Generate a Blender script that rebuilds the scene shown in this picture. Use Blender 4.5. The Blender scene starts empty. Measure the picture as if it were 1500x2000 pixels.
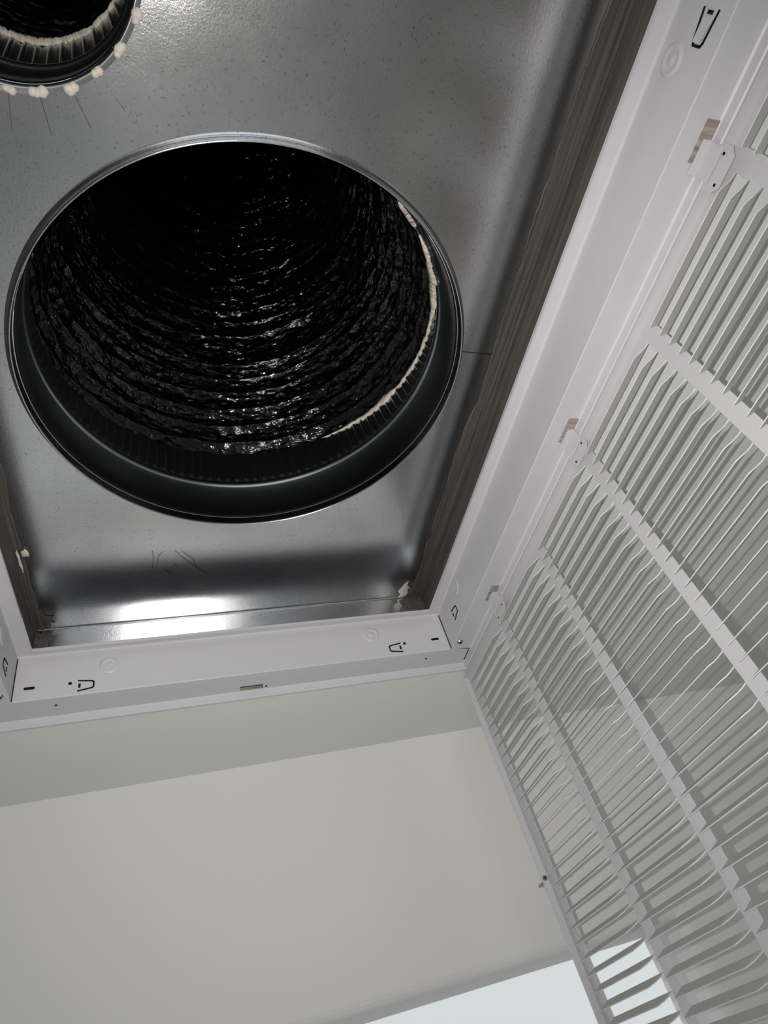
import bpy, bmesh, math, random
import numpy as np
from mathutils import Matrix, Vector

random.seed(7)
rng = np.random.default_rng(11)
scene = bpy.context.scene
COL = scene.collection
H0 = 1.965                      # height of the photographer's lens above the floor; ceiling at 2.40 m

# ------------------------------------------------------------------ camera
F_PX = 1244.19
R0 = Vector((0.94864219, -0.18570351, -0.25610975))     # image right in the room
R1 = Vector((-0.04469136, 0.72278547, -0.68962588))     # image down
R2 = Vector((0.31317835, 0.6656541, 0.67736544))        # viewing direction
cam_d = bpy.data.cameras.new('camera')
cam = bpy.data.objects.new('camera', cam_d)
COL.objects.link(cam)
cam_d.sensor_fit = 'VERTICAL'
cam_d.sensor_height = 36.0
cam_d.sensor_width = 27.0
cam_d.lens = F_PX / 2000.0 * 36.0
cam_d.clip_start = 0.01
m3 = Matrix((R0, -R1, -R2)).transposed()
cam.matrix_world = Matrix.Translation((0, 0, H0)) @ m3.to_4x4()
scene.camera = cam

# ------------------------------------------------------------------ light
world = bpy.data.worlds.new('daylight')
scene.world = world
world.use_nodes = True
bg = world.node_tree.nodes['Background']
bg.inputs['Color'].default_value = (0.90, 0.96, 1.0, 1)
bg.inputs['Strength'].default_value = 0.95

fl_d = bpy.data.lights.new('phone_flash', 'SPOT')       # the phone's flash, beside the lens
fl_d.energy = 16.5
fl_d.color = (1.0, 0.965, 0.93)
fl_d.shadow_soft_size = 0.0012
fl_d.spot_size = math.radians(120)
fl_d.spot_blend = 1.0
flash = bpy.data.objects.new('phone_flash', fl_d)
COL.objects.link(flash)
flash.matrix_world = Matrix.Translation(Vector((0, 0, H0)) - R0 * 0.020 + R1 * 0.002) @ m3.to_4x4()

scene.view_settings.view_transform = 'Standard'
scene.view_settings.look = 'None'
scene.view_settings.exposure = 0.0
scene.view_settings.gamma = 1.0
scene.view_settings.use_curve_mapping = False


# ------------------------------------------------------------------ materials
def srgb(r, g, b):
    f = lambda c: c / 12.92 if c <= 0.04045 else ((c + 0.055) / 1.055) ** 2.4
    return (f(r / 255), f(g / 255), f(b / 255), 1)


def base_mat(name, col, rough=0.5, metal=0.0, spec=0.5):
    m = bpy.data.materials.new(name)
    m.use_nodes = True
    nt = m.node_tree
    p = nt.nodes['Principled BSDF']
    p.inputs['Base Color'].default_value = col
    p.inputs['Roughness'].default_value = rough
    p.inputs['Metallic'].default_value = metal
    p.inputs['Specular IOR Level'].default_value = spec
    return m, nt, p


def coord(nt, scale=(1, 1, 1), rot=(0, 0, 0)):
    tc = nt.nodes.new('ShaderNodeTexCoord')
    mp = nt.nodes.new('ShaderNodeMapping')
    mp.inputs['Scale'].default_value = scale
    mp.inputs['Rotation'].default_value = rot
    nt.links.new(tc.outputs['Object'], mp.inputs['Vector'])
    return mp.outputs['Vector']


def noise(nt, vec, scale, detail=3, rough=0.55):
    n = nt.nodes.new('ShaderNodeTexNoise')
    n.inputs['Scale'].default_value = scale
    n.inputs['Detail'].default_value = detail
    n.inputs['Roughness'].default_value = rough
    nt.links.new(vec, n.inputs['Vector'])
    return n.outputs['Fac']


def ramp(nt, fac, stops):
    r = nt.nodes.new('ShaderNodeValToRGB')
    e = r.color_ramp.elements
    while len(e) < len(stops):
        e.new(0.5)
    for k, (pos, c) in enumerate(stops):
        e[k].position = pos
        e[k].color = c if len(c) == 4 else (*c, 1)
    nt.links.new(fac, r.inputs['Fac'])
    return r.outputs['Color']


def bump(nt, p, h, strength, dist, prev=None):
    b = nt.nodes.new('ShaderNodeBump')
    b.inputs['Strength'].default_value = strength
    b.inputs['Distance'].default_value = dist
    nt.links.new(h, b.inputs['Height'])
    if prev:
        nt.links.new(prev, b.inputs['Normal'])
    nt.links.new(b.outputs['Normal'], p.inputs['Normal'])
    return b.outputs['Normal']


def g(v):
    return (v, v, v, 1)


def make_materials():
    M = {}
    # white powder coat of the grille
    m, nt, p = base_mat('white_enamel', srgb(194, 193, 196), 0.42, 0, 0.4)
    v = coord(nt)
    bump(nt, p, noise(nt, v, 900, 2), 0.06, 0.0005)
    M['white'] = m
    m, nt, p = base_mat('white_louvre_enamel', srgb(200, 199, 197), 0.5, 0, 0.35)
    M['louvre'] = m
    # galvanised sheet
    m, nt, p = base_mat('galvanised_sheet', g(0.5), 0.36, 1.0)
    v = coord(nt)
    n1 = noise(nt, v, 5.5, 4, 0.6)
    n2 = noise(nt, v, 420, 3, 0.7)
    c1 = ramp(nt, n1, [(0.25, (0.55, 0.555, 0.57)), (0.75, (0.74, 0.735, 0.735))])
    c2 = ramp(nt, n2, [(0.30, g(0.35)), (0.40, g(1.0))])
    mx = nt.nodes.new('ShaderNodeMix'); mx.data_type = 'RGBA'; mx.blend_type = 'MULTIPLY'
    mx.inputs['Factor'].default_value = 0.75
    nt.links.new(c1, mx.inputs[6]); nt.links.new(c2, mx.inputs[7])
    nt.links.new(mx.outputs[2], p.inputs['Base Color'])
    rr = ramp(nt, noise(nt, v, 9, 5, 0.65), [(0.3, g(0.13)), (0.75, g(0.20))])
    nt.links.new(rr, p.inputs['Roughness'])
    b1 = bump(nt, p, noise(nt, v, 480, 4, 0.75), 0.24, 0.0004)
    bump(nt, p, noise(nt, v, 5, 2, 0.5), 0.12, 0.006, b1)
    M['galv'] = m
    m, nt, p = base_mat('galvanised_collar', (0.42, 0.45, 0.46, 1), 0.26, 1.0)
    v = coord(nt)
    bump(nt, p, noise(nt, v, 40, 3, 0.6), 0.03, 0.0008)
    M['collar'] = m
    # black liner film
    m, nt, p = base_mat('black_liner_film', (0.0025, 0.0022, 0.0019, 1), 0.07, 0, 0.45)
    v = coord(nt, (1, 1, 4.0))
    b1 = bump(nt, p, noise(nt, v, 80, 3, 0.6), 0.42, 0.004)
    M['liner'] = m
    # brushed duct mastic
    m, nt, p = base_mat('dark_duct_mastic', srgb(74, 71, 67), 0.55, 0, 0.3)
    v = coord(nt, (420, 6, 300))
    n1 = noise(nt, v, 1.0, 4, 0.6)
    cc = ramp(nt, n1, [(0.25, srgb(44, 42, 40)), (0.75, srgb(98, 94, 89))])
    nt.links.new(cc, p.inputs['Base Color'])
    bump(nt, p, n1, 0.6, 0.0012)
    M['mastic'] = m
    m, nt, p = base_mat('dark_joist_wood', srgb(84, 79, 74), 0.7, 0, 0.2)
    v = coord(nt, (120, 4, 120))
    n1 = noise(nt, v, 1.0, 4, 0.6)
    cc = ramp(nt, n1, [(0.25, srgb(58, 54, 52)), (0.8, srgb(98, 93, 88))])
    nt.links.new(cc, p.inputs['Base Color'])
    bump(nt, p, n1, 0.4, 0.001)
    M['wood'] = m
    m, nt, p = base_mat('cream_sealant', srgb(206, 197, 184), 0.6, 0, 0.3)
    v = coord(nt)
    bump(nt, p, noise(nt, v, 160, 4, 0.6), 0.5, 0.002)
    M['cream'] = m
    m, nt, p = base_mat('ceiling_paint', srgb(218, 219, 214), 0.75, 0, 0.2)
    v = coord(nt)
    bump(nt, p, noise(nt, v, 260, 3, 0.6), 0.12, 0.0008)
    M['ceiling'] = m
    m, nt, p = base_mat('wall_paint', srgb(217, 215, 212), 0.7, 0, 0.25)
    v = coord(nt)
    bump(nt, p, noise(nt, v, 330, 3, 0.6), 0.15, 0.0008)
    M['wall'] = m
    m, nt, p = base_mat('far_room_paint', srgb(246, 245, 244), 0.7, 0, 0.25)
    M['farwall'] = m
    m, nt, p = base_mat('floor_boards', srgb(150, 138, 124), 0.5, 0, 0.4)
    v = coord(nt, (2, 40, 1))
    nt.links.new(ramp(nt, noise(nt, v, 1.0, 4), [(0.3, srgb(186, 183, 180)), (0.7, srgb(206, 204, 201))]), p.inputs['Base Color'])
    M['floor'] = m
    M['hole'] = base_mat('punched_hole_dark', srgb(28, 27, 26), 0.8, 0, 0.1)[0]
    m, nt, p = base_mat('slot_backing_wood', srgb(150, 138, 130), 0.8, 0, 0.1)
    v = coord(nt, (40, 260, 40))
    nt.links.new(ramp(nt, noise(nt, v, 1.0, 3), [(0.3, srgb(120, 105, 96)), (0.7, srgb(176, 166, 158))]), p.inputs['Base Color'])
    M['slotwood'] = m
    M['screw'] = base_mat('zinc_screw', (0.35, 0.34, 0.32, 1), 0.35, 1.0)[0]
    return M


MAT = make_materials()


# ------------------------------------------------------------------ helpers (all coordinates relative to the lens; +H0 on z)
def link(o, parent=None, mat=None, smooth=False):
    COL.objects.link(o)
    if parent is not None:
        o.parent = parent
        o.matrix_parent_inverse = Matrix.Identity(4)
        o.location = Vector(o.location) - parent_origin(parent)
    if mat is not None:
        o.data.materials.append(MAT[mat])
    if smooth:
        o.data.polygons.foreach_set('use_smooth', [True] * len(o.data.polygons))
    return o


def parent_origin(p):
    v = Vector((0, 0, 0))
    while p is not None:
        v = v + Vector(p.location)
        p = p.parent
    return v


def mesh(name, verts, faces, mat, parent=None, smooth=False, solid=0.0, bevel=0.0, offset=0.0):
    """mesh object whose vertices are given relative to the lens"""
    me = bpy.data.meshes.new(name)
    me.from_pydata([(x, y, z + H0) for x, y, z in verts], [], faces)
    me.update()
    o = bpy.data.objects.new(name, me)
    link(o, parent, mat, smooth)
    if solid:
        s = o.modifiers.new('sheet', 'SOLIDIFY'); s.thickness = solid; s.offset = offset
    if bevel:
        b = o.modifiers.new('edge', 'BEVEL'); b.width = bevel; b.segments = 2; b.limit_method = 'ANGLE'
    return o


def empty(name, loc, label=None, cat=None, group=None):
    o = bpy.data.objects.new(name, None)
    COL.objects.link(o)
    o.location = (loc[0], loc[1], loc[2] + H0)
    o.empty_display_size = 0.02
    tag(o, label, cat, group)
    return o


def tag(o, label=None, cat=None, group=None, kind=None):
    if label: o['label'] = label
    if cat: o['category'] = cat
    if group: o['group'] = group
    if kind: o['kind'] = kind
    return o


class MB:
    def __init__(self):
        self.v, self.f = [], []

    def add(self, vs, fs):
        n = len(self.v)
        self.v += [tuple(a) for a in vs]
        self.f += [tuple(i + n for i in q) for q in fs]

    def box(self, x0, x1, y0, y1, z0, z1):
        vs = [(x, y, z) for x in (x0, x1) for y in (y0, y1) for z in (z0, z1)]
        self.add(vs, [(0, 1, 3, 2), (4, 6, 7, 5), (0, 4, 5, 1), (2, 3, 7, 6), (0, 2, 6, 4), (1, 5, 7, 3)])

    def obox(self, c, ax, ay, az):
        """box from centre and three half-axis vectors"""
        c, ax, ay, az = Vector(c), Vector(ax), Vector(ay), Vector(az)
        vs = [c + i * ax + j * ay + k * az for i in (-1, 1) for j in (-1, 1) for k in (-1, 1)]
        self.add(vs, [(0, 1, 3, 2), (4, 6, 7, 5), (0, 4, 5, 1), (2, 3, 7, 6), (0, 2, 6, 4), (1, 5, 7, 3)])

    def disc(self, c, n, r0, r1, h, seg=20, inner=None):
        """raised frustum on a plane: base radius r0, top radius r1, height h along n"""
        c, n = Vector(c), Vector(n).normalized()
        a = n.orthogonal().normalized(); b = n.cross(a)
        ring = lambda r, hh: [c + (a * math.cos(t) + b * math.sin(t)) * r + n * hh for t in [2 * math.pi * k / seg for k in range(seg)]]
        vs = ring(r0, 0) + ring(r1, h)
        fs = [(k, (k + 1) % seg, seg + (k + 1) % seg, seg + k) for k in range(seg)] + [tuple(range(seg, 2 * seg))]
        self.add(vs, fs)

    def build(self, name, mat, parent=None, **k):
        return mesh(name, self.v, self.f, mat, parent, **k)


def strip_path(pts, nrm, w, h):
    """a flat bar of width w, height h along nrm, following pts (used for punched outlines)"""
    mb = MB()
    nrm = Vector(nrm).normalized()
    for a, b in zip(pts[:-1], pts[1:]):
        a, b = Vector(a), Vector(b)
        d = (b - a)
        L = d.length
        d.normalize()
        s = d.cross(nrm).normalized()
        mb.obox((a + b) / 2, d * (L / 2 + w * 0.35), s * (w / 2), nrm * (h / 2))
    return mb


# ------------------------------------------------------------------ measures (metres from the lens)
ZC = 0.435        # ceiling
ZN = 0.5025       # top of the grille's neck
ZL = 0.442        # ledge level
Z2 = 0.57         # plenum sheet
XR, XL, YF, YN = 0.3563, -0.1825, 0.706, -0.360     # neck faces
JR, JL, YS, YB = 0.360, -0.177, 0.747, -0.400        # plenum sides, far strip, near strip
YW = 0.945        # wall
OPEN_R, OPEN_L, OPEN_Z = 0.657, -0.42, 0.110         # opening in the wall
WT = 0.122        # wall thickness

# ------------------------------------------------------------------ setting
mb = MB()
hx0, hx1, hy0, hy1 = XL - 0.033, XR + 0.033, YN - 0.043, YF + 0.043
X0, X1, Y0, Y1 = -1.7, 2.4, -3.0, YW
T = 0.0125
for a, b, c, d in ((X0, hx0, Y0, Y1), (hx1, X1, Y0, Y1), (hx0, hx1, Y0, hy0), (hx0, hx1, hy1, Y1)):
    mb.box(a, b, c, d, ZC, ZC + T)
tag(mb.build('ceiling', 'ceiling'), kind='structure')

# wall ahead with a rounded opening
bm = bmesh.new()
out = [(X0, -H0), (OPEN_L, -H0), (OPEN_L, OPEN_Z), (OPEN_R, OPEN_Z), (OPEN_R, -H0), (X1, -H0), (X1, ZC), (X0, ZC)]
fv = [bm.verts.new((x, YW, z + H0)) for x, z in out]
bv = [bm.verts.new((x, YW + WT, z + H0)) for x, z in out]
bm.faces.new(fv); bm.faces.new(bv[::-1])
n = len(out)
for k in range(n):
    bm.faces.new((fv[k], bv[k], bv[(k + 1) % n], fv[(k + 1) % n]))
bmesh.ops.recalc_face_normals(bm, faces=bm.faces)
ed = [e for e in bm.edges if all(v in (fv[1], fv[2], fv[3], fv[4]) for v in e.verts) or all(v in (bv[1], bv[2], bv[3], bv[4]) for v in e.verts)]
ed = [e for e in ed if not (abs(e.verts[0].co.z) < 1e-4 and abs(e.verts[1].co.z) < 1e-4)]
bmesh.ops.bevel(bm, geom=ed, offset=0.016, segments=5, affect='EDGES', profile=0.5)
me = bpy.data.meshes.new('wall_front')
bm.to_mesh(me); bm.free()
o = bpy.data.objects.new('wall_front', me)
link(o, None, 'wall')
tag(o, kind='structure')

mb = MB(); mb.box(X0, 3.4, Y0, 4.6, -H0 - 0.05, -H0)
tag(mb.build('floor', 'floor'), kind='structure')
mb = MB(); mb.box(X1, X1 + 0.1, Y0, YW + WT, -H0, ZC + T)
tag(mb.build('wall_right', 'wall'), kind='structure')
mb = MB(); mb.box(X0 - 0.1, X0, Y0, YW + WT, -H0, ZC + T)
tag(mb.build('wall_left', 'wall'), kind='structure')
# the bright room behind the opening
mb = MB(); mb.box(X0, 3.4, 4.5, 4.6, -H0, 1.2)
tag(mb.build('wall_far', 'farwall'), kind='structure')


# ------------------------------------------------------------------ grille frame
frame = empty('return_grille_frame', (0.09, 0.17, ZC), 'white metal filter grille frame set into the ceiling around the duct opening', 'grille frame')
#          (outset beyond neck: side rails, far/near rails, z)
PROFILE = [(-0.0165, -0.0125, ZN - 0.0035), (-0.0165, -0.0125, ZN), (-0.0022, -0.0018, ZN), (-0.0006, -0.0005, ZN - 0.0005), (0.0, 0.0, ZN - 0.0018), (0.0, 0.0, ZL + 0.0009), (0.0003, 0.0003, ZL + 0.0003), (0.0009, 0.0009, ZL),
           (0.0280, 0.0385, ZL), (0.0295, 0.0398, ZL - 0.0012), (0.0295, 0.0398, ZC - 0.0022), (0.0306, 0.0408, ZC - 0.0032),
           (0.0345, 0.0445, ZC - 0.0032), (0.0356, 0.0456, ZC - 0.0020), (0.0356, 0.0456, ZC)]
loops = []
for s, e, z in PROFILE:
    loops.append([(XL - s, YN - e, z), (XR + s, YN - e, z), (XR + s, YF + e, z), (XL - s, YF + e, z)])
rails = {}
for nm, a, b in (('near', 0, 1), ('right', 1, 2), ('far', 2, 3), ('left', 3, 0)):
    vs, fs = [], []
    for lp in loops:
        vs += [lp[a], lp[b]]
    for k in range(len(loops) - 1):
        fs.append((2 * k, 2 * k + 1, 2 * k + 3, 2 * k + 2))
    rails[nm] = mesh('rail', vs, fs, 'white', frame, solid=0.0009, offset=-1.0)


def dimple(rail, c, n, r=0.0085):
    mb = MB()
    c, nn = Vector(c), Vector(n)
    seg = 20
    a = nn.orthogonal().normalized(); b = nn.cross(a)
    rings = [(r * 1.35, 0.0001), (r * 1.15, 0.0012), (r * 1.0, 0.0016), (r * 0.8, 0.0008), (r * 0.45, 0.0004), (r * 0.3, 0.0012)]
    vs = [c + (a * math.cos(t) + b * math.sin(t)) * rr + nn * hh for rr, hh in rings for t in [2 * math.pi * k / seg for k in range(seg)]]
    fs = [(q * seg + k, q * seg + (k + 1) % seg, (q + 1) * seg + (k + 1) % seg, (q + 1) * seg + k) for q in range(len(rings) - 1) for k in range(seg)]
    fs.append(tuple(range((len(rings) - 1) * seg, len(rings) * seg)))
    mb.add(vs, fs)
    return mb.build('dimple', 'white', rail, smooth=True)


def clip_tab(rail, c, n, u, w=0.011, L=0.0165, proud=0.0, line=0.0018):
    """a U-shaped punched spring tab: c centre on the neck face, n face normal, u towards the tab's closed end"""
    c, n, u = Vector(c), Vector(n), Vector(u)
    s = n.cross(u)
    p = lambda a, b: c + u * a + s * b + n * 0.0002
    pts = [p(-L / 2, -w * 0.62), p(L * 0.38, -w * 0.42), p(L / 2, -w * 0.30), p(L / 2, w * 0.30), p(L * 0.38, w * 0.42), p(-L / 2, w * 0.62)]
    o = strip_path(pts, n, line, 0.0004).build('tab_slot', 'hole', rail)
    mb = MB(); mb.obox(c - u * L * 0.42 + n * 0.0002, u * 0.0012, s * 0.0028, n * 0.0003)
    mb.build('tab_hole', 'hole', rail)
    if proud:
        mb = MB()
        vs = [c + u * a + s * b + n * h for a, b, h in ((-L * 0.3, -w * .36, .0003), (L * .42, -w * .25, proud), (L * .42, w * .25, proud), (-L * .3, w * .36, .0003))]
        mb.add(vs, [(0, 1, 2, 3)])
        mb.build('spring_tab', 'white', rail, solid=0.0008)


F, RR, LL = rails['far'], rails['right'], rails['left']
nF, nR, nL = (0, -1, 0), (-1, 0, 0), (1, 0, 0)
dimple(F, (-0.0821, YF, 0.4775), nF); dimple(F, (0.2492, YF, 0.4797), nF)
clip_tab(F, (-0.1062, YF, 0.4540), nF, (1, 0, 0)); clip_tab(F, (0.2776, YF, 0.4542), nF, (-1, 0, 0))
for x, z in ((-0.1233, 0.4583), (0.2919, 0.4598)):
    mb = MB(); mb.disc((x, YF, z), nF, 0.0021, 0.0020, 0.0004, 14); mb.build('rivet_hole', 'hole', F)
for x, z in ((-0.1657, 0.4580), (0.3375, 0.4610)):
    mb = MB(); mb.obox((x, YF - 0.0002, z), (0.0042, 0, 0), (0, 0.0003, 0), (0, 0, 0.0017))
    mb.disc((x - 0.0042, YF, z), nF, 0.0017, 0.0017, 0.0005, 12); mb.disc((x + 0.0042, YF, z), nF, 0.0017, 0.0017, 0.0005, 12)
    mb.build('slotted_hole', 'hole', F)
for y, z in ((0.0317, 0.4840), (0.6278, 0.4880)):
    dimple(RR, (XR, y, z), nR)
clip_tab(RR, (XR, 0.0100, 0.4640), nR, (0, 1, 0), 0.013, 0.0205, 0.0022)
clip_tab(RR, (XR, 0.6560, 0.4680), nR, (0, -1, 0), 0.012, 0.0165)
dimple(LL, (XL, 0.634, 0.482), nL); clip_tab(LL, (XL, 0.662, 0.462), nL, (0, -1, 0), 0.012, 0.0165)
# corner seams, ledge holes
mb = strip_path([(XR - 0.0005, YF - 0.0006, ZN - 0.003), (XR - 0.0005, YF - 0.0006, ZL + 0.001), (XR + 0.028, YF + 0.003, ZL - 0.0004)], (-0.7, -0.7, -0.2), 0.0010, 0.0010)
mb.build('corner_seam', 'hole', F)
mb = strip_path([(XR + 0.0275, YF + 0.006, ZL - 0.0006), (XR + 0.0275, YF + 0.030, ZL - 0.0006)], (0, 0, -1), 0.0010, 0.0006)
mb.build('corner_seam', 'hole', RR)
mb = strip_path([(XL + 0.0005, YF - 0.0006, ZN - 0.003), (XL + 0.0005, YF - 0.0006, ZL + 0.001)], (0.7, -0.7, 0), 0.0007, 0.0008)
mb.build('corner_seam', 'hole', F)
mb = MB(); mb.obox((0.0845, 0.7382, ZL - 0.0002), (0.0140, 0, 0), (0, 0.0038, 0), (0, 0, 0.0004)); mb.build('latch_slot', 'slotwood', F)
mb = strip_path([(0.0705, 0.7344, ZL - 0.0004), (0.0985, 0.7344, ZL - 0.0004), (0.0985, 0.742, ZL - 0.0004)], (0, 0, -1), 0.0008, 0.0006); mb.build('latch_slot_edge', 'hole', F)
for x, y in ((-0.139, 0.722), (0.322, 0.722), (0.1035, 0.7395)):
    mb = MB(); mb.disc((x, y, ZL), (0, 0, -1), 0.0016, 0.0015, 0.0004, 12); mb.build('rivet_hole', 'hole', F)


def screw(parent, c, n, r=0.0042):
    mb = MB()
    mb.disc(c, n, r, r * 0.75, 0.0018, 18)
    o = mb.build('screw', 'screw', parent)
    n = Vector(n); a = n.orthogonal().normalized(); b = n.cross(a)
    mb = MB()
    mb.obox(Vector(c) + n * 0.0019, a * r * 0.55, b * r * 0.12, n * 0.0002)
    mb.obox(Vector(c) + n * 0.0019, b * r * 0.55, a * r * 0.12, n * 0.0002)
    mb.build('screw_cross', 'hole', o)
    return o


screw(RR, (0.3640, 0.690, ZL), (0, 0, -1))
screw(LL, (-0.1905, 0.690, ZL), (0, 0, -1))

# ------------------------------------------------------------------ grille door hanging from its hinges
XD = 0.395                       # face sheet of the open door
DT, DB = 0.4300, -0.108          # hinge edge and free edge
DF, DN = 0.7675, -0.386          # far and near edge
PITCH, THETA = 0.01395, math.radians(64)
SLOT, COLP, COL0 = 0.1195, 0.1361, 0.0820
NROW, COLS = 36, range(-3, 5)
ZROW0 = 0.4145                  # upper, hinged edge of the first louvre
door = empty('louvred_grille_door', (XD, 0.19, DT), 'white louvred return air grille door hanging open beside the duct opening', 'grille door')
mb = MB()
zt, zb = ZROW0, ZROW0 - PITCH * NROW
t = 0.0004
mb.box(XD - t, XD + t, DN, DF, zt, DT)
mb.box(XD - t, XD + t, DN, DF, DB, zb)
edges = [DN] + [e for k in COLS for e in (COL0 + COLP * k, COL0 + COLP * k + SLOT)] + [DF]
for a, b in zip(edges[0::2], edges[1::2]):
    mb.box(XD - t, XD + t, a, b, zb, zt)
mb.build('face_sheet', 'white', door)
for nm, (a, b, c, d) in (('far', (DF - 0.0009, DF, DB, DT)), ('near', (DN, DN + 0.0009, DB, DT)), ('hinge', (DN, DF, DT - 0.0009, DT)), ('free', (DN, DF, DB, DB + 0.0009))):
    mb = MB(); mb.box(XD - 0.0078, XD, a, b, c, d)
    if nm == 'far':     # hemmed return
        mb.box(XD - 0.0086, XD - 0.0078, a - 0.0012, b, c, d)
    rim = mb.build('edge_flange', 'white', door)
    if nm == 'far':
        far_rim = rim

# one louvre blade: slit from the sheet, bent about its upper edge towards the duct side, clipped at one end
ys = [0, .0020, .0045, .0070, .0095, .0120, .0145, SLOT * 0.6, SLOT - 0.0015, SLOT]
th = 0.0004
vs, fs = [], []
for y in ys:
    q = min(1.0, y / 0.0125)
    wq = PITCH * (0.06 + 0.92 * (0.65 * q + 0.35 * q * q * (3 - 2 * q)))
    a = THETA * min(1.0, 0.75 + 0.3 * q)
    if y > SLOT - 0.001:
        wq *= 0.96
    ux, uz = math.sin(a), math.cos(a)
    for e, f in ((0, -1), (1, -1), (1, 1), (0, 1)):
        vs.append((-ux * wq * e - uz * th * f, y, -uz * wq * e + ux * th * f))
for k in range(len(ys) - 1):
    for j in range(4):
        fs.append((4 * k + j, 4 * k + (j + 1) % 4, 4 * k + 4 + (j + 1) % 4, 4 * k + 4 + j))
blade_me = bpy.data.meshes.new('louvre_blade')
fs += [(3, 2, 1, 0), tuple(len(vs) - 4 + j for j in range(4))]
blade_me.from_pydata(vs, [], fs)
blade_me.update()
blade_me.materials.append(MAT['louvre'])
po = parent_origin(door)
for k in COLS:
    for i in range(NROW):
        o = bpy.data.objects.new('louvre_blade', blade_me)
        COL.objects.link(o)
        o.parent = door
        o.location = Vector((XD, COL0 + COLP * k, ZROW0 - PITCH * i + H0)) - po


def hinge(y):
    """sheet hinge: slot in the frame ledge, upper leaf, knuckle and lower leaf on the door"""
    mb = MB(); mb.obox((0.3795, y, ZL - 0.0002), (0.0058, 0, 0), (0, 0.0145, 0), (0, 0, 0.0004))
    s = mb.build('hinge_slot', 'slotwood', RR)
    mb = MB()
    mb.box(0.3775, 0.3845, y - 0.002, y + 0.0225, ZL - 0.0016, ZL - 0.0006)
    mb.box(0.3838, 0.3848, y - 0.002, y + 0.0225, ZC - 0.009, ZL - 0.0010)
    o = mb.build('hinge', 'white', door, bevel=0.0003)
    mb = MB()
    x = XD - 0.0088
    y0, y1 = y - 0.004, y + 0.0275
    mb.add([(x, y0, DT), (x, y1, DT), (x, y1, DT - 0.011), (x, y1 - 0.005, DT - 0.0165), (x, y0 + 0.005, DT - 0.0165), (x, y0, DT - 0.011)], [(0, 1, 2, 3, 4, 5)])
    mb.build('hinge_leaf', 'white', o, solid=0.0008)
    mb = MB()
    seg = 12
    for a in (y - 0.002, y + 0.0105):
        b = a + 0.0112
        vs = [(XD - 0.0080 + 0.0018 * math.cos(2 * math.pi * q / seg), yy, DT + 0.0008 + 0.0018 * math.sin(2 * math.pi * q / seg)) for yy in (a, b) for q in range(seg)]
        mb.add(vs, [(q, (q + 1) % seg, seg + (q + 1) % seg, seg + q) for q in range(seg)] + [tuple(range(seg)), tuple(range(seg, 2 * seg))])
    mb.build('knuckle', 'white', o, smooth=False)
    for yy, zz in ((y + 0.002, -0.006), (y + 0.0215, -0.0115)):
        mb = MB(); mb.disc((x - 0.0005, yy, DT + zz), nR, 0.0012, 0.0012, 0.0003, 10); mb.build('hinge_hole', 'hole', o)
    return o


for y in (-0.195, 0.071, 0.332, 0.587):
    hinge(y)

# quarter-turn latch on the far edge
mb = MB(); mb.disc((XD - 0.0042, DF - 0.0009, 0.1605), nF, 0.0030, 0.0026, 0.0012, 16)
latch = mb.build('latch', 'screw', door)
mb = MB(); mb.disc((XD - 0.0042, DF - 0.0021, 0.1605), nF, 0.0012, 0.0012, 0.0002, 10); mb.build('latch_socket', 'hole', latch)
mb = MB(); mb.obox((XD - 0.007, DF + 0.0045, 0.156), (0.0035, 0.0, 0.0006), (0, 0.0045, 0), (0, 0, 0.0016)); mb.build('latch_tongue', 'screw', latch)
mb = MB()
mb.obox((XD - 0.001, DF - 0.030, 0.148), (0.004, 0, 0.003), (0, 0.0012, 0), (0.001, 0, 0.0012))
mb.obox((XD + 0.001, DF - 0.036, 0.1495), (0.001, 0, 0), (0, 0.009, 0.001), (0, 0, 0.0014))
mb.build('latch_lever', 'white', latch)

# ------------------------------------------------------------------ plenum
C1, C2 = (0.0865, 0.3516), (-0.0898, 0.0447)
R_1, R_2 = 0.2177, 0.0835
SQ = {C1: 0.969, C2: 1.0}          # the big collar is squeezed slightly out of round
plenum = empty('plenum_box', (0.09, 0.17, Z2), 'galvanised sheet metal plenum above the ceiling opening', 'plenum')


def ring_pts(c, r, n, z):
    return [(c[0] + r * math.cos(2 * math.pi * k / n), c[1] + r * SQ[c] * math.sin(2 * math.pi * k / n), z) for k in range(n)]


bm = bmesh.new()
es = []
for pts in ([(JL, YB, Z2), (JR, YB, Z2), (JR, YS, Z2), (JL, YS, Z2)], ring_pts(C1, R_1 + 0.004, 128, Z2), ring_pts(C2, R_2 + 0.002, 72, Z2)):
    vv = [bm.verts.new((x, y, z + H0)) for x, y, z in pts]
    es += [bm.edges.new((vv[k], vv[(k + 1) % len(vv)])) for k in range(len(vv))]
bmesh.ops.triangle_fill(bm, edges=es, use_beauty=True)
for f in bm.faces:
    f.normal_update()
    if f.normal.z > 0:
        f.normal_flip()
me = bpy.data.meshes.new('top_sheet')
bm.to_mesh(me); bm.free()
o = bpy.data.objects.new('top_sheet', me)
link(o, plenum, 'galv')
s = o.modifiers.new('sheet', 'SOLIDIFY'); s.thickness = 0.0008; s.offset = -1
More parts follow.
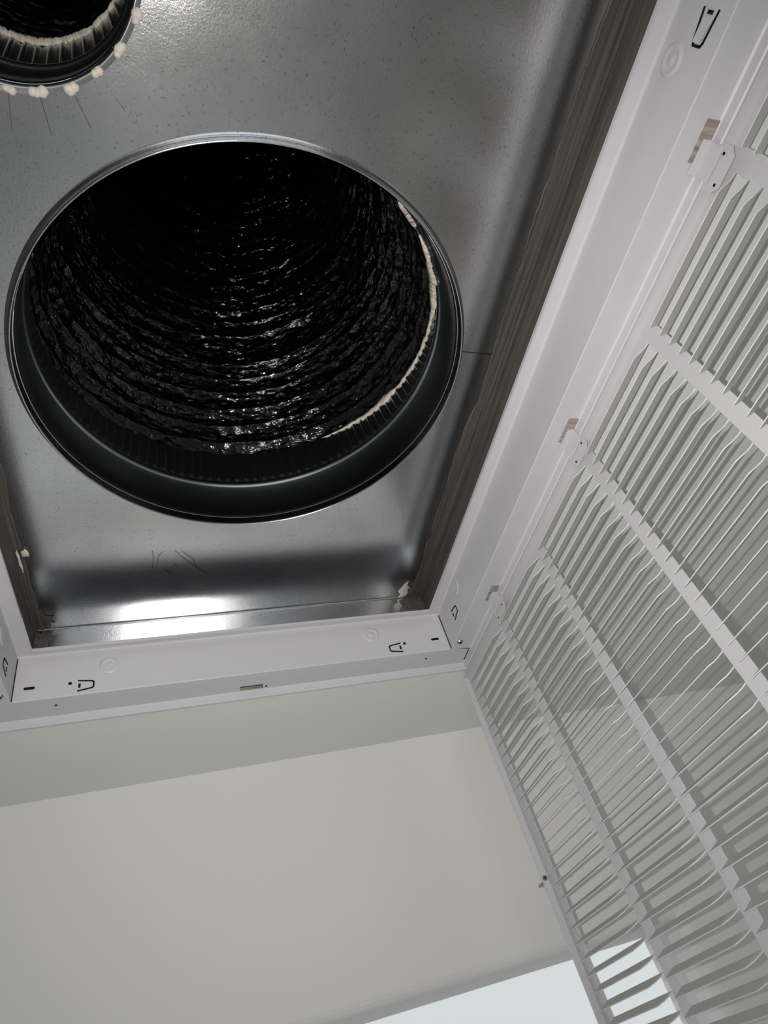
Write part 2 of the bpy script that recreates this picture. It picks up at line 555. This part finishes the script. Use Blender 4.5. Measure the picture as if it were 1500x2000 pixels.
# far strip with a folded bend, near strip
pr = [(YS - 0.0012, Z2 - 0.0002), (YS - 0.0003, Z2 - 0.0012), (YS, Z2 - 0.003), (YS, 0.452)]
vs = [(x, y, z) for y, z in pr for x in (JL, JR)]
mesh('end_strip', vs, [(2 * k, 2 * k + 1, 2 * k + 3, 2 * k + 2) for k in range(3)], 'galv', plenum, solid=0.0008, offset=-1)
mb = MB(); mb.box(JL, JR, YB, YB + 0.001, 0.452, Z2 - 0.0005); mb.build('end_strip', 'galv', plenum)
mb = strip_path([(0.305, 0.3205, Z2 - 0.0002), (0.345, 0.3225, Z2 - 0.0002)], (0, 0, -1), 0.0007, 0.0003); mb.build('sheet_seam', 'hole', plenum)

for line in ([(-0.0292, 0.6422), (-0.0262, 0.6214), (-0.0273, 0.6083)], [(-0.0228, 0.6361), (-0.0206, 0.6173), (-0.015, 0.6113)],
             [(-0.0005, 0.6099), (0.0113, 0.6271), (0.0224, 0.6409), (0.0377, 0.6577)], [(0.0074, 0.6115), (0.0213, 0.6281), (0.0249, 0.6442)],
             [(-0.0037, 0.6333), (0.0035, 0.6419)], [(-0.0151, 0.6418), (-0.0062, 0.6527)]):
    strip_path([(x, y, Z2 - 0.0009) for x, y in line], (0, 0, -1), 0.00035, 0.0002).build('scratch', 'hole', plenum)


def joist(x0, x1, label):
    mb = MB(); mb.box(x0, x1, YB, YS + 0.02, ZN + 0.004, Z2 + 0.04)
    o = mb.build('joist', 'wood', None, bevel=0.001)
    return tag(o, label, 'joist', 'joists beside the plenum')


joist(JR + 0.0003, JR + 0.038, 'dark brown wooden joist along the plenum side nearest the hanging grille door')
joist(JL - 0.038, JL - 0.0003, 'dark brown wooden joist along the plenum side opposite the grille door')


def vnoise(n, step, seed):
    r = np.random.default_rng(seed)
    m = n // step + 3
    a = r.uniform(-1, 1, m)
    x = np.arange(n) / step
    i = x.astype(int); f = x - i; f = f * f * (3 - 2 * f)
    return a[i] * (1 - f) + a[i + 1] * f


def mastic(xw, sgn, label_parent, width, seed):
    """brushed mastic: over the sheet's edge with a ragged border, round the corner and down the joist"""
    n = 420
    y = np.linspace(YB, YS - 0.004, n)
    edge = width + 0.0030 * vnoise(n, 40, seed) + 0.0016 * vnoise(n, 9, seed + 1) + 0.0008 * vnoise(n, 3, seed + 2)
    cor = np.clip((y - (YS - 0.05)) / 0.05, 0, 1)
    edge = edge + 0.006 * cor ** 2
    mb = MB()
    rows = []
    for k in range(n):
        e = edge[k]
        rows.append([(xw - sgn * e, y[k], Z2 - 0.0003), (xw - sgn * (e - 0.0012), y[k], Z2 - 0.0014), (xw - sgn * e * .5, y[k], Z2 - 0.0016),
                     (xw - sgn * 0.003, y[k], Z2 - 0.0025), (xw - sgn * 0.0012, y[k], Z2 - 0.008), (xw - sgn * 0.001, y[k], ZN + 0.006)])
    vs = [p for r in rows for p in r]
    m = 6
    fs = [(k * m + j, k * m + j + 1, (k + 1) * m + j + 1, (k + 1) * m + j) for k in range(n - 1) for j in range(m - 1)]
    return mesh('mastic_coat', vs, fs, 'mastic', label_parent)


mastic(JR, 1, plenum, 0.0185, 21)
mastic(JL, -1, plenum, 0.0105, 31)


def blob(name, pts, nrm, h, mat, parent, seed=0):
    """flat irregular daub: outline points on a plane, domed by h along nrm"""
    c = sum((Vector(p) for p in pts), Vector()) / len(pts)
    n = Vector(nrm)
    vs = [Vector(p) for p in pts] + [c + (Vector(p) - c) * 0.72 + n * h * 0.8 for p in pts] + [c + n * h]
    m = len(pts)
    fs = [(k, (k + 1) % m, m + (k + 1) % m, m + k) for k in range(m)] + [(m + k, m + (k + 1) % m, 2 * m) for k in range(m)]
    return mesh(name, vs, fs, mat, parent, smooth=True)


def ragged(c, a, b, ra, rb, n, seed, amp=0.25):
    r = random.Random(seed)
    c, a, b = Vector(c), Vector(a), Vector(b)
    return [c + (a * math.cos(2 * math.pi * k / n) * ra + b * math.sin(2 * math.pi * k / n) * rb) * (1 + amp * r.uniform(-1, 1)) for k in range(n)]


DN_ = (0, 0, -1)
# mastic brushed round the two far corners
blob('mastic_corner', ragged((JR - 0.012, YS - 0.0012, Z2 - 0.030), (1, 0, 0), (0, 0, 1), 0.030, 0.030, 26, 5, .2), nF, 0.002, 'mastic', plenum)
blob('mastic_corner', ragged((JR - 0.010, YS - 0.012, Z2 - 0.0006), (1, 0, 0), (0, 1, 0), 0.022, 0.016, 24, 6, .3), DN_, 0.0018, 'mastic', plenum)
blob('mastic_corner', ragged((JL + 0.004, YS - 0.0012, Z2 - 0.030), (1, 0, 0), (0, 0, 1), 0.022, 0.030, 26, 7, .2), nF, 0.002, 'mastic', plenum)
blob('mastic_corner', ragged((JL + 0.008, YS - 0.022, Z2 - 0.0006), (1, 0, 0), (0, 1, 0), 0.014, 0.020, 24, 8, .35), DN_, 0.0018, 'mastic', plenum)
o = blob('sealant_daub', [(x, y, Z2 - 0.0016) for x, y in ((.318, .729), (.326, .712), (.331, .706), (.331, .716), (.336, .722), (.334, .729), (.337, .736), (.334, .743), (.327, .7445), (.321, .7425), (.325, .737))], DN_, 0.0012, 'cream', plenum)
tag(o, 'pale cream sealant daub in the corner')
for pts in (ragged((-0.171, 0.610, Z2 - 0.004), (0.3, 0.2, 0), (0, 1, 0), 0.006, 0.018, 16, 3, .3), ragged((-0.163, 0.598, Z2 - 0.0018), (1, 0, 0), (0, 1, 0), 0.004, 0.008, 14, 4, .4)):
    blob('sealant_daub', pts, (0.4, 0, -1), 0.0015, 'cream', plenum)


# ------------------------------------------------------------------ collars and flexible ducts
def revolve(name, c, prof, nseg, mat, parent, rad=None, smooth=True, cap=False, rise=None):
    """prof: list of (radius, height above the sheet); rad(theta, j) adds to the radius"""
    vs, fs = [], []
    m = len(prof)
    for k in range(nseg):
        t = 2 * math.pi * k / nseg
        for j, (r, h) in enumerate(prof):
            rr = r + (rad(t, j, k) if rad else 0)
            if rise:
                h = rise(t, j, h)
            vs.append((c[0] + rr * math.cos(t), c[1] + rr * SQ[c] * math.sin(t), Z2 + h))
    for k in range(nseg):
        q = (k + 1) % nseg
        for j in range(m - 1):
            fs.append((k * m + j, q * m + j, q * m + j + 1, k * m + j + 1))
    if cap:
        fs.append(tuple(k * m + m - 1 for k in range(nseg)))
    return mesh(name, vs, fs, mat, parent, smooth=smooth)


def tilt(c, t):
    """the big duct sits askew on its collar: lower at the side towards the lens"""
    return (0.030 * (math.sin(t) - 1) - 0.008 * max(0.0, math.cos(t + 0.6))) if c == C1 else 0.0


def collar(c, r, name_label, tall, bead, ncr, group, flare, taper):
    e = empty('duct_collar', (c[0], c[1], Z2), name_label, 'duct collar', group)
    if flare:
        revolve('rolled_rim', c, [(r + 0.0050, -0.0003), (r + 0.0034, -0.0012), (r + 0.0026, -0.0026), (r + 0.0022, -0.0028), (r + 0.0018, -0.0042), (r + 0.0010, -0.0072), (r + 0.0002, -0.0080), (r - 0.0006, -0.0072), (r - 0.0008, -0.004), (r - 0.0012, 0.004)], 200, 'galv', e)
    else:
        revolve('rolled_rim', c, [(r + 0.0022, -0.0003), (r + 0.0006, -0.0012), (r - 0.0004, -0.0008), (r - 0.0012, 0.004)], 160, 'collar', e)
    r2 = r - 0.0014
    revolve('sleeve', c, [(r2, 0.0035), (r2 - 0.0007, 0.006), (r2 - 0.0007, 0.008), (r2, 0.0105), (r2, bead - 0.006), (r2 - 0.0014, bead - 0.0045), (r2 - 0.0032, bead - 0.0015), (r2 - 0.0032, bead + 0.0015), (r2 - 0.0014, bead + 0.0045), (r2 - 0.0004, bead + 0.006)], 200, 'collar', e)
    per = 8
    amp = [0, 1, 1, 1]
    shape = [0, 0, 0.1, 0.8, 1.0, 0.8, 0.1, 0]
    revolve('crimped_end', c, [(r2 - 0.0004, bead + 0.006), (r2 - 0.0010, bead + 0.010), (r2 - taper * 0.9, tall - 0.006), (r2 - taper, tall)], ncr * per, 'collar', e,
            rad=lambda t, j, k: -0.0010 * amp[j] * shape[k % per], smooth=False,
            rise=lambda t, j, h: h if j < 2 else max(bead + 0.012, h + tilt(c, t)))
    return e, r2


col1, r1i = collar(C1, R_1, 'large galvanised round duct collar in the middle of the plenum sheet', 0.122, 0.064, 116, 'duct collars in the plenum sheet', True, 0.0035)
col2, r2i = collar(C2, R_2, 'small galvanised round duct collar with bent tabs and cream sealant dots', 0.108, 0.050, 52, 'duct collars in the plenum sheet', False, 0.0080)


def grid_noise(nu, nv, fu, fv, seed):
    """value noise on a (nu, nv) grid, fu x fv cells, periodic in u"""
    r = np.random.default_rng(seed)
    a = r.uniform(-1, 1, (fu, fv + 2))
    x = np.arange(nu) / nu * fu
    y = np.arange(nv) / nv * fv
    i = x.astype(int); j = y.astype(int)
    fx = x - i; fy = y - j
    fx = (fx * fx * (3 - 2 * fx))[:, None]; fy = (fy * fy * (3 - 2 * fy))[None, :]
    i1 = (i + 1) % fu
    A = a[i][:, j]; B = a[i1][:, j]; Cc = a[i][:, j + 1]; D = a[i1][:, j + 1]
    return (A * (1 - fx) + B * fx) * (1 - fy) + (Cc * (1 - fx) + D * fx) * fy


def flex_duct(c, r, z0, length, pitch, nu, nv, label, seed, bend=(0, 0)):
    th = np.arange(nu) / nu * 2 * np.pi
    tt = np.linspace(0, length, nv)
    TH, TT = np.meshgrid(th, tt, indexing='ij')
    ph = TT / pitch + TH / (2 * np.pi)
    fr = ph - np.floor(ph)
    bulge = np.sin(np.pi * fr) ** 0.8                        # film swells outwards between the turns of the wire
    k = length / 0.8
    ku = r / 0.21
    w = (0.0022 * grid_noise(nu, nv, int(46 * ku), int(80 * k), seed) + 0.0022 * (1 - 2 * np.abs(grid_noise(nu, nv, int(80 * ku), int(170 * k), seed + 1)))
         + 0.0016 * (1 - 2 * np.abs(grid_noise(nu, nv, int(150 * ku), int(340 * k), seed + 2))) + 0.0030 * grid_noise(nu, nv, 9, int(22 * k), seed + 3))
    rr = r + 0.0130 * bulge + w * (0.35 + 0.65 * bulge) - 0.004
    dz = 0.002 * grid_noise(nu, nv, 20, int(70 * k), seed + 4)
    X = c[0] + rr * np.cos(TH) + bend[0] * TT ** 2
    Y = c[1] + rr * SQ[c] * np.sin(TH) + bend[1] * TT ** 2
    tl = np.array([tilt(c, a) for a in th])[:, None]
    Z = Z2 + z0 + TT + dz + H0 + tl * np.exp(-TT / 0.5)
    co = np.stack([X, Y, Z], -1).reshape(-1, 3)
    i = np.arange(nu); j = np.arange(nv - 1)
    I, J = np.meshgrid(i, j, indexing='ij')
    I2 = (I + 1) % nu
    q = np.stack([I * nv + J, I2 * nv + J, I2 * nv + J + 1, I * nv + J + 1], -1).reshape(-1, 4)
    cap = len(co)
    co = np.vstack([co, [[c[0] + bend[0] * length ** 2, c[1] + bend[1] * length ** 2, Z2 + z0 + length + H0]]])
    tri = np.array([[a * nv + nv - 1, ((a + 1) % nu) * nv + nv - 1, cap] for a in range(nu)])
    me = bpy.data.meshes.new('flexible_duct')
    me.from_pydata(co.tolist(), [], q.tolist() + tri.tolist())
    me.update()
    me.polygons.foreach_set('use_smooth', [True] * len(me.polygons))
    o = bpy.data.objects.new('flexible_duct', me)
    link(o, None, 'liner')
    return tag(o, label, 'flexible duct', 'flexible ducts above the plenum')


flex_duct(C1, r1i - 0.0006, 0.120, 1.50, 0.040, 640, 900, 'wide black plastic lined flexible duct rising from the large collar', 3, (0.06, -0.10))
flex_duct(C2, r2i - 0.0050, 0.107, 0.60, 0.032, 240, 300, 'narrow black plastic lined flexible duct rising from the small collar', 13)


def sealant_bead(c, r, z, keys, parent, seed, label=None):
    """irregular bead of cream sealant where the duct film meets the collar; keys: (angle in degrees, width)"""
    n = 220
    jit = random.Random(seed)
    ang = np.linspace(keys[0][0], keys[-1][0], n)
    wid = np.interp(ang, [k[0] for k in keys], [k[1] for k in keys])
    a = vnoise(n, 12, seed) * 0.35 + vnoise(n, 5, seed + 1) * 0.35 + vnoise(n, 2, seed + 2) * 0.25
    up = vnoise(n, 9, seed + 3) * 0.4 + vnoise(n, 3, seed + 4) * 0.3
    rows = []
    for k in range(n):
        t = math.radians(ang[k])
        w = max(0.0002, wid[k] * (1 + 0.9 * a[k]))
        hgt = min(0.0022, 0.0005 + 0.30 * w)
        zz = Z2 + z + tilt(c, t) + up[k] * wid[k] * 0.7
        for dz, dr in ((-w * 1.0, 0.0015), (-w * .7, -hgt), (-w * 0.1, -hgt * 1.1), (w * .7, -hgt * .9), (w, 0.002)):
            rows.append((c[0] + (r + dr + jit.uniform(-.0004, .0004)) * math.cos(t), c[1] + (r + dr + jit.uniform(-.0004, .0004)) * SQ[c] * math.sin(t), zz + dz + jit.uniform(-.25, .25) * w))
    fs = [(k * 5 + j, k * 5 + j + 1, (k + 1) * 5 + j + 1, (k + 1) * 5 + j) for k in range(n - 1) for j in range(4)]
    o = mesh('sealant_bead', rows, fs, 'cream', parent, smooth=True)
    return tag(o, label)


D = math.radians
sealant_bead(C1, r1i - 0.0040, 0.121, [(-50, .0), (-47, .008), (-43, .006), (-41, .001)], col1, 45, 'ragged cream sealant daub')
sealant_bead(C1, r1i - 0.0040, 0.121, [(-38, .0005), (-34, .0035), (-27, .0095), (-19, .0080), (-9, .0038), (4, .0032), (15, .0024), (24, .0030), (30, .0060), (36, .0036), (46, .0026), (58, .0003)], col1, 41, 'ragged cream sealant bead')
sealant_bead(C2, r2i - 0.0085, 0.106, [(15, .001), (30, .003), (50, .0045), (75, .006), (100, .0065), (130, .005), (150, .0005)], col2, 51, 'thick cream sealant bead')

# bent fixing tabs of the small collar, with sealant in the notches between them
angs = [D(a) for a in (0, 11, 22, 37, 52, 66.5, 81, 94, 107, 121, 135, 149, 163, 177, 191, 205, 219, 233, 247, 261, 275, 289, 303, 317, 331, 345)]
for k, a in enumerate(angs):
    b = angs[(k + 1) % len(angs)] + (2 * math.pi if k == len(angs) - 1 else 0)
    if C2[0] + (R_2 + 0.030) * math.cos((a + b) / 2) < JL + 0.013:
        continue                                # no room for a tab against the joist
    g0, g1 = a + 0.006, b - 0.006
    vs = []
    ns = 5
    for q in range(ns + 1):
        t = g0 + (g1 - g0) * q / ns
        for r, z in ((R_2 + 0.0015, -0.0004), (R_2 + 0.004, -0.0013), (R_2 + 0.030, -0.0012)):
            vs.append((C2[0] + r * math.cos(t), C2[1] + r * math.sin(t), Z2 + z))
    fs = [(q * 3 + j, q * 3 + j + 1, q * 3 + j + 4, q * 3 + j + 3) for q in range(ns) for j in range(2)]
    mesh('fixing_tab', vs, fs, 'galv', col2, solid=0.0006)
    r = random.Random(k)
    for s in range(2 if k % 3 else 3):
        rad = r.uniform(0.0026, 0.0042)
        tt = a + (s - 0.6) * 0.035
        cc = Vector((C2[0] + (R_2 + 0.001 + r.uniform(0, .003)) * math.cos(tt), C2[1] + (R_2 + 0.001 + r.uniform(0, .003)) * math.sin(tt), Z2 - 0.0014))
        blob('sealant_dot', ragged(cc, (1, 0, 0), (0, 1, 0), rad, rad, 12, k * 9 + s, .12), DN_, 0.0030, 'cream', col2)
